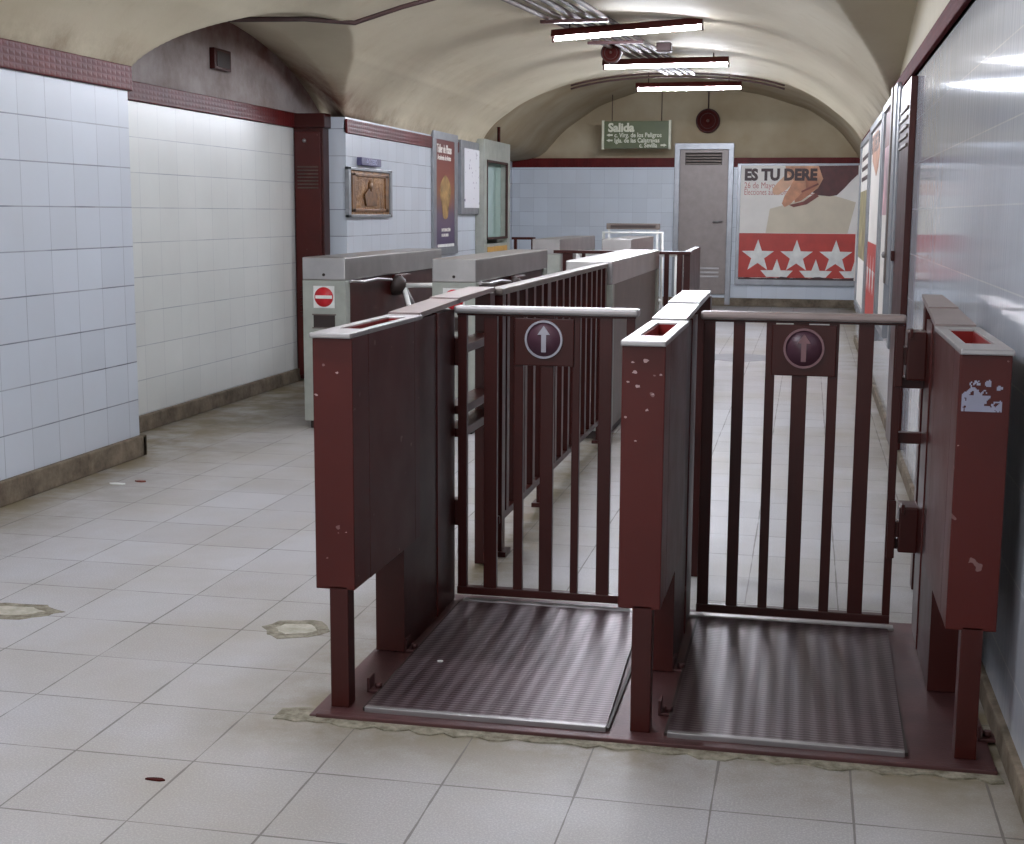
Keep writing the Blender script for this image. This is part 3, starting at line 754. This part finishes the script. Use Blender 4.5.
text('second_line', 'Elecciones autonómicas de la Comunidad', .125, (x0+.06, yp-.003, 1.63), 'inkr', sh, 'y', 0, sx=.62)
def poly(name, mat, pts, dy):
    return MB().prism([(x, yp-dy, z) for x, z in pts], (0, .0015, 0)).build(name, mat, sh)
def pp(*uv):   # poster fractions taken across the sheet
    return [(x0+u*(x1-x0), .40+v*1.66) for u, v in uv]
poly('printed_page', 'parch', pp((.23, .41), (.26, .62), (.40, .66), (.56, .72), (.70, .76), (.85, .72), (.98, .68), (.92, .41)), .002)
poly('printed_sleeve', plain('printed dark sleeve', (84, 36, 34), .5, var=.15), pp((.62, .99), (.60, .90), (.55, .80), (.66, .74), (.76, .73), (.82, .74), (.88, .80), (.93, .86), (.99, .92), (.99, .995)), .006)
poly('printed_hand', 'hand', pp((.38, .99), (.39, .93), (.40, .88), (.44, .80), (.50, .74), (.58, .74), (.66, .80), (.70, .88), (.66, .99)), .0075)
poly('printed_finger', plain('printed pale skin', (222, 176, 144), .5, var=.08), pp((.40, .93), (.32, .85), (.275, .79), (.285, .745), (.33, .74), (.40, .79), (.46, .86)), .009)
poly('printed_finger', plain('printed mid skin', (198, 140, 106), .5, var=.12), pp((.46, .88), (.42, .80), (.38, .73), (.36, .665), (.385, .635), (.43, .66), (.50, .73), (.56, .80), (.55, .88)), .0105)
poly('printed_finger', plain('printed warm skin', (176, 112, 82), .5, var=.12), pp((.54, .90), (.50, .80), (.46, .72), (.47, .675), (.52, .69), (.60, .75), (.66, .83), (.64, .90)), .0095)
poly('hand_shadow', 'handd', pp((.42, .655), (.54, .685), (.64, .76), (.67, .73), (.57, .66), (.46, .635)), .0085)
poly('printed_pen', 'handd', pp((.52, .775), (.66, .845), (.665, .83), (.525, .76)), .0125)
text('headline_front', 'ES TU DERE', .222, (x0+.06, yp-.0165, 1.845), 'ink', sh, 'y', .0115, sx=.90)
for k, cx in enumerate((.17, .50, .83)):
    MB().prism(star(x0+.0+cx*(x1-x0), ym-.335, yp-.006, .245, 0), (0, .002, 0)).build('star', 'white', sh)
for cx in (.335, .665, 1.0):
    R = .245; c = (x0+cx*(x1-x0), .46)
    top = [(c[0], c[1]+R*1.0), (c[0]+R*.235, c[1]+R*.324), (c[0]+R*.951, c[1]+R*.309), (c[0]+R*.60, c[1]-.02), (c[0]-R*.60, c[1]-.02), (c[0]-R*.951, c[1]+R*.309), (c[0]-R*.235, c[1]+R*.324)]
    top = [(min(x, x1-.02), z) for x, z in top]
    if cx == 1.0: top = [(c[0]-.02, c[1]+R*.9), (c[0]-.02, c[1]-.02), (c[0]-R*.60, c[1]-.02), (c[0]-R*.951, c[1]+R*.309), (c[0]-R*.235, c[1]+R*.324)]
    MB().prism([(x, yp-.006, z) for x, z in top], (0, .002, 0)).build('half_star', 'white', sh)
b = MB(); pts = [(x0+.01, yp-.008, .40)] + [(x0+.01+k*(x1-x0-.03)/24, yp-.008, .435+random.uniform(-.012, .014)) for k in range(25)] + [(x1-.02, yp-.008, .40)]
b.prism(pts, (0, .003, 0)); b.build('torn_edge', 'ink', sh)

es = thing('exit_sign', 'hanging green Salida exit sign with white edges under the far vault', 'sign', (-2.45, 20.0, 2.46))
sx0, sx1, sz0, sz1 = -2.93, -1.98, 2.27, 2.655
pb = MB().box(sx0, sx1, 19.97, 20.03, sz0, sz1, .004).build('panel', 'green', es)
b = MB(); b.box(sx0-.02, sx0+.012, 19.955, 20.035, sz0-.01, sz1+.01); b.build('end_strip', 'cream', es)
MB().box(sx1-.012, sx1+.02, 19.955, 20.035, sz0-.01, sz1+.01).build('end_strip', 'cream', es)
text('title', 'Salida', .165, (sx0+.07, 19.966, sz1-.145), 'cream', pb, 'y', .007)
text('street_line', 'c. Virg. de los Peligros', .088, (sx0+.16, 19.966, sz1-.225), 'cream', pb, 'y', .002, sx=.86)
text('street_line', 'Igla. de las Calatravas', .088, (sx0+.16, 19.966, sz1-.30), 'cream', pb, 'y', .002, sx=.86)
text('street_line', 'c. Sevilla', .088, (sx0+.52, 19.966, sz1-.37), 'cream', pb, 'y', .002, sx=.86)
def arrow(x, z, s):
    return MB().prism([(x-s*.045, 19.966, z+.02), (x, 19.966, z+.042), (x, 19.966, z+.031), (x+s*.045, 19.966, z+.031), (x+s*.045, 19.966, z+.009), (x, 19.966, z+.009), (x, 19.966, z-.002)], (0, .003, 0)).build('arrow', 'cream', pb)
arrow(sx0+.09, sz1-.215, 1); arrow(sx0+.09, sz1-.29, 1); arrow(sx1-.08, sz1-.36, -1)
for x in (sx0+.12, sx1-.12): MB().tube([(x, 20, sz1), (x, 20, 3.11)], .006, 6).build('hanger', 'piped', es)

def speaker(x, y, z, r, label, hang):
    s = thing('round_loudspeaker', label, 'loudspeaker', (x, y, z))
    MB().lathe((x, y, z), [(r*.9, .10), (r, .04), (r, -.01), (r*.93, -.025), (r*.86, -.02), (r*.85, .02), (0, .021)], (0, 1, 0), 32).build('housing', 'piped' if hang else 'maroon2', s)
    MB().lathe((x, y, z), [(r*.86, -.012), (r*.45, .005), (r*.3, -.02), (0, -.035)], (0, 1, 0), 32).build('cone', 'cone', s)
    MB().ring((x, y-.026, z), r*.6, r*.64, 'y', .012).build('grille_ring', 'piped', s)
    MB().lathe((x, y-.03, z), [(r*.13, 0), (r*.11, -.008), (0, -.012)], (0, 1, 0), 14).build('centre_cap', 'pipe', s)
    if hang: MB().box(x-r*.8, x+r*.8, y+.02, y+.04, z+r, z+r+.02).tube([(x, y+.03, z+r), (x, y+.03, z+r+.2)], .008, 6).build('bracket', 'piped', s)
    else: MB().tube([(x, y+.05, z+r), (x, y+.05, z+r+.25)], .01, 6).build('cable', 'piped', s)
    return s
speaker(-1.488, 20.58, 2.69, .175, 'round dark red loudspeaker on the back wall above the grey door', False)
speaker(-1.79, 12.6, 2.775, .092, 'small round loudspeaker hung from the vault beneath the nearest lit lamp', True)

# ================================================================== RIGHT WALL
rd = thing('wall_cabinet', 'dark red louvred cabinet door standing against the right wall', 'cabinet', (XR, 8.1, 0))
MB().box(XR-.035, XR, 7.75, 8.55, .02, 2.08, .004).build('leaf', 'maroon2', rd)
b = MB()
for k in range(5): b.box(XR-.045, XR-.034, 7.83, 8.47, 1.72+k*.05, 1.735+k*.05, .002)
b.build('louvre', 'steeld', rd)
MB().box(XR-.055, XR-.034, 8.5, 8.56, 1.08, 1.14, .003).build('latch', 'maroon2', rd)
MB().box(XR-.045, XR, 8.55, 8.68, .55, 2.10, .003).build('edge_post', 'alu', rd)
ch = thing('cable_channel', 'grey steel channel running up the right wall beside the red cabinet', 'channel', (XR, 9.2, .6))
MB().box(XR-.05, XR, 8.78, 9.05, .92, 2.14, .004).build('cover', 'alu', ch); MB().box(XR-.06, XR, 9.05, 9.16, .92, 2.14, .004).build('flange', 'steeld', ch)
MB().lathe((XR-.06, 9.1, 1.1), [(.022, 0), (.018, -.015), (0, -.02)], (1, 0, 0), 12).build('lock', 'steelb', ch)
tag(MB().tube([(XR-.03, 9.75, 2.2), (XR-.03, 9.75, 2.62)], .02, 8).build('riser_pipe', 'maroon2', None, (XR-.03, 9.75, 2.2)), 'short dark red vertical pipe above the grey channel on the right wall', 'pipe')
def wall_poster(y0, y1, z0, z1, label, kind):
    t = thing('wall_poster', label, 'poster', (XR, (y0+y1)/2, (z0+z1)/2))
    b = MB(); x = XR-.04
    b.box(x, XR, y0, y0+.10, z0, z1, .003); b.box(x, XR, y1-.1, y1, z0, z1, .003); b.box(x-.002, XR, y0+.001, y1-.001, z1-.05, z1+.002, .002); b.box(x-.002, XR, y0+.001, y1-.001, z0-.002, z0+.05, .002); b.build('frame', 'alu', t)
    s = MB().box(x+.018, XR, y0+.1, y1-.1, z0+.05, z1-.05).build('sheet', 'poster_w', t)
    xs = x+.016
    if kind == 'stars':
        MB().box(xs, xs+.003, y0+.1, y1-.1, z0+.05, 1.12).build('red_field', 'poster_red', s)
        MB().prism([(xs-.001, y1-.15, 2.02), (xs-.001, y0+.9, 2.02), (xs-.001, y0+.5, 1.85), (xs-.001, y0+.7, 1.72), (xs-.001, y0+1.0, 1.66), (xs-.001, y1-.4, 1.8)], (.002, 0, 0)).build('printed_hand', 'hand', s)
        cy = (y0+y1)/2
        n = 5
        for k in range(4):
            yy = y0+.3+k*(y1-y0-.6)/3
            pts = []
            for q in range(10):
                a = math.pi/2+q*math.pi/5; rr = .17 if q % 2 == 0 else .068
                pts.append((xs-.001, yy+rr*math.cos(a), .85+rr*math.sin(a)))
            MB().prism(pts, (.002, 0, 0)).build('star', 'white', s)
        text('headline', 'ES TU DERECHO', .19, (xs, y1-.2, 1.87), 'ink', s, 'x-', .006, sx=.9)
    elif kind == 'pale':
        MB().box(xs, xs+.003, y0+.12, y1-.12, z0+.5, z1-.5).build('ochre_field', plain('faded olive print', (150, 140, 104), .5, var=.3, scale=4), s)
        for k in range(3): MB().box(xs-.001, xs+.002, y0+.25, y1-.3, z1-.2-k*.1, z1-.16-k*.1).build('text_line', 'ink', s)
    else:
        MB().box(xs, xs+.003, y0+.12, y1-.12, 1.35, z1-.3).build('pink_field', plain('faded rose print', (190, 150, 156), .5, var=.3, scale=5), s)
        MB().box(xs, xs+.003, y0+.12, y1-.12, z1-.3, z1-.06).build('dark_field', 'handd', s)
    return t
wall_poster(9.35, 10.5, .55, 2.12, 'rose and dark poster on the right wall nearest the grey channel', 'rose')
wall_poster(10.6, 12.7, .42, 2.10, 'red and white star poster on the right wall, middle of the framed row', 'stars')
wall_poster(12.8, 15.0, .42, 2.08, 'faded pale poster on the right wall next to the far arch', 'pale')

# ================================================================== LAMPS AND PIPES
def lamp(x0, x1, y, z0, z1, label, group=None, rods=2, tm='tube'):
    xc, zcen = (x0+x1)/2, (z0+z1)/2
    r = thing('strip_light', label, 'ceiling light', (xc, y, zcen), group)
    def P(x, dz, dy=0): t = (x-x0)/(x1-x0); return (x, y+dy, z0+(z1-z0)*t+dz)
    b = MB(); h = .055
    b.hexa([P(x0, -h, -.06), P(x1, -h, -.06), P(x1, -h, .06), P(x0, -h, .06), P(x0, 0, -.04), P(x1, 0, -.04), P(x1, 0, .04), P(x0, 0, .04)])
    b.build('housing', 'maroon2', r)
    t = MB().tube([P(x0+.025, -.070), P(x1+.0, -.070)], .014, 14).build('tube', tm, r)
    for x in (x0+.012, x1-.003):
        MB().box(P(x, 0)[0]-.01, P(x, 0)[0]+.01, y-.015, y+.015, P(x, -.095)[2], P(x, -.05)[2], .002).build('socket', 'pipe', r)
    for f in (.12, .88)[:rods]:
        x = x0+f*(x1-x0); top = zc(x, y) if y < YA else smoothed(FAR, x, .15)
        MB().tube([P(x, 0), (x, y, max(top, P(x, 0)[2]+.03))], .006, 6).build('hanger_rod', 'piped', r)
    return r
lamp(-2.035, -.854, 11.0, 2.775, 2.845, 'tilted lit strip lamp nearest the camera, hanging under the ceiling pipes')
lamp(-1.966, -.782, 13.3, 2.79, 2.80, 'middle of the three lit strip lamps, just right of the small loudspeaker')
lamp(-1.944, -.774, 15.7, 2.79, 2.795, 'farthest lit strip lamp, above the round wall loudspeaker', tm='tube_new')
for yy in (8.3, 5.6, 2.9, .2):
    lamp(-2.1, -.9, yy, 2.78, 2.78, 'lit strip lamp overhead outside the picture, hung from the vault', 'strip lamps overhead out of view')

lab = ['leftmost pale conduit running along the vault above the lamps', 'second conduit from the left along the vault', 'middle dark conduit along the vault crown', 'fourth conduit from the left along the vault', 'rightmost pale conduit along the vault above the lamps']
for k in range(5):
    ox = (k-2)*.085
    pts = []
    for i in range(15):
        t = i/14; yy = 8.5+t*6.6; xx = -1.80+(yy-10.5)*.088+ox*(1.35-.5*t)
        pts.append((xx, yy, zc(xx, yy)-.035))
    o = MB().tube(pts, .02 if k % 2 == 0 else .014, 8).build('ceiling_conduit', 'pipe' if k in (0, 1, 4) else 'piped', None, pts[0])
    tag(o, lab[k], 'pipe', 'conduits along the vault')
for i, (yy, w_) in enumerate(((10.6, .26), (12.0, .24), (13.9, .2))):
    xx = -1.80+(yy-10.5)*.088
    o = MB().box(xx-w_, xx+w_, yy-.02, yy+.02, zc(xx, yy)-.085, zc(xx, yy)-.06, .003).build('pipe_clamp', 'maroon2', None, (xx, yy, 2.8))
    tag(o, ['dark bracket across the ceiling conduits above the nearest lit lamp', 'dark bracket across the ceiling conduits beside the small loudspeaker', 'dark bracket across the ceiling conduits near the far arch'][i], 'bracket')
jb = thing('junction_box', 'small dark junction box on the conduits between the first two lit lamps', 'junction box', (-1.25, 12.5, 2.8))
MB().box(-1.37, -1.24, 12.45, 12.6, 2.76, 2.84, .006).build('body', 'piped', jb); MB().box(-1.36, -1.25, 12.444, 12.45, 2.77, 2.83).build('lid', 'maroon2', jb)
for dz, nm in ((.02, 'upper dark conduit following the lip of the far arch'), (.055, 'lower dark conduit following the lip of the far arch')):
    pts = [(x, YA-.03, zc(x, YA-.03)-dz) for x in [-2.6+i*.1 for i in range(24)]]
    tag(MB().tube(pts, .011, 6).build('arch_conduit', 'piped', None, pts[0]), nm, 'pipe')
pts = [(-3.86, 7.6, 2.32), (-3.45, 7.9, 2.5), (-3.2, 8.6, 2.57), (-3.0, 9.0, 2.62), (-2.7, 9.1, 2.70), (-2.3, 9.1, 2.80)]
pts = [(x, y, min(z, zc(x, y)-.02)) for x, y, z in pts]
tag(MB().tube(pts, .016, 8).build('wall_conduit', 'piped', None, pts[0]), 'dark conduit crossing the vault above the recess on the left', 'pipe')

# ================================================================== FLOOR BITS
def blob(name, mat, cx, cy, rx, ry, th, label, cat, n=16, j=.25, rim=None, z=0):
    pts = [(cx+rx*math.cos(2*math.pi*k/n)*random.uniform(1-j, 1), cy+ry*math.sin(2*math.pi*k/n)*random.uniform(1-j, 1), z) for k in range(n)]
    o = MB().prism(pts, (0, 0, th)).build(name, mat, None, (cx, cy, z)); tag(o, label, cat)
    if rim:
        q = [(cx+(p[0]-cx)*.62, cy+(p[1]-cy)*.55, z+th) for p in pts]
        MB().prism(q, (0, 0, .0006)).build('pale_centre', rim, o)
    return o
blob('cement_patch', 'patch', -2.60, 4.08, .19, .10, .0012, 'rough cement patch in the floor at the left edge of the view', 'floor patch', rim='rim', n=22)
blob('cement_patch', 'patch', -1.59, 4.10, .12, .115, .0012, 'rough cement patch in the floor just left of the left post', 'floor patch', rim='rim', n=18)
blob('dry_leaf', 'cone', -1.486, 2.884, .03, .011, .004, 'small dark red leaf lying on the near left floor', 'leaf', 7, .5)
blob('paper_scrap', 'white', -3.33, 6.18, .06, .03, .003, 'white paper scrap on the floor beside the left wall', 'litter', 7, .4)
blob('brown_scrap', 'handd', -3.24, 6.26, .035, .02, .006, 'brown scrap lying beside the white paper by the left wall', 'litter', 6, .4)
blob('paper_fleck', 'white', -1.03, 3.83, .011, .010, .002, 'tiny white paper fleck on the left tread plate', 'litter', 6, .3, z=.021)
blob('metal_patch', plain('blue grey floor plate', (146, 146, 152), .5), -.60, 13.2, .55, .42, .002, 'blue grey rectangular patch in the floor beyond the right gate', 'floor patch', 4, .02)
b = MB()
n = 60
out = []
for k in range(n):
    t = k/(n-1)
    out.append((-1.36+t*1.87, 3.365-.035-random.uniform(0, .03), .0))
tag(b.prism([(-1.30, 3.42, 0), (-1.36, 3.40, 0)] + out + [(.5, 3.42, 0)], (0, 0, .004)).build('mortar_edge', 'patch', None, (-.4, 3.35, 0)), 'crumbling mortar bed along the front of the steel base', 'mortar')
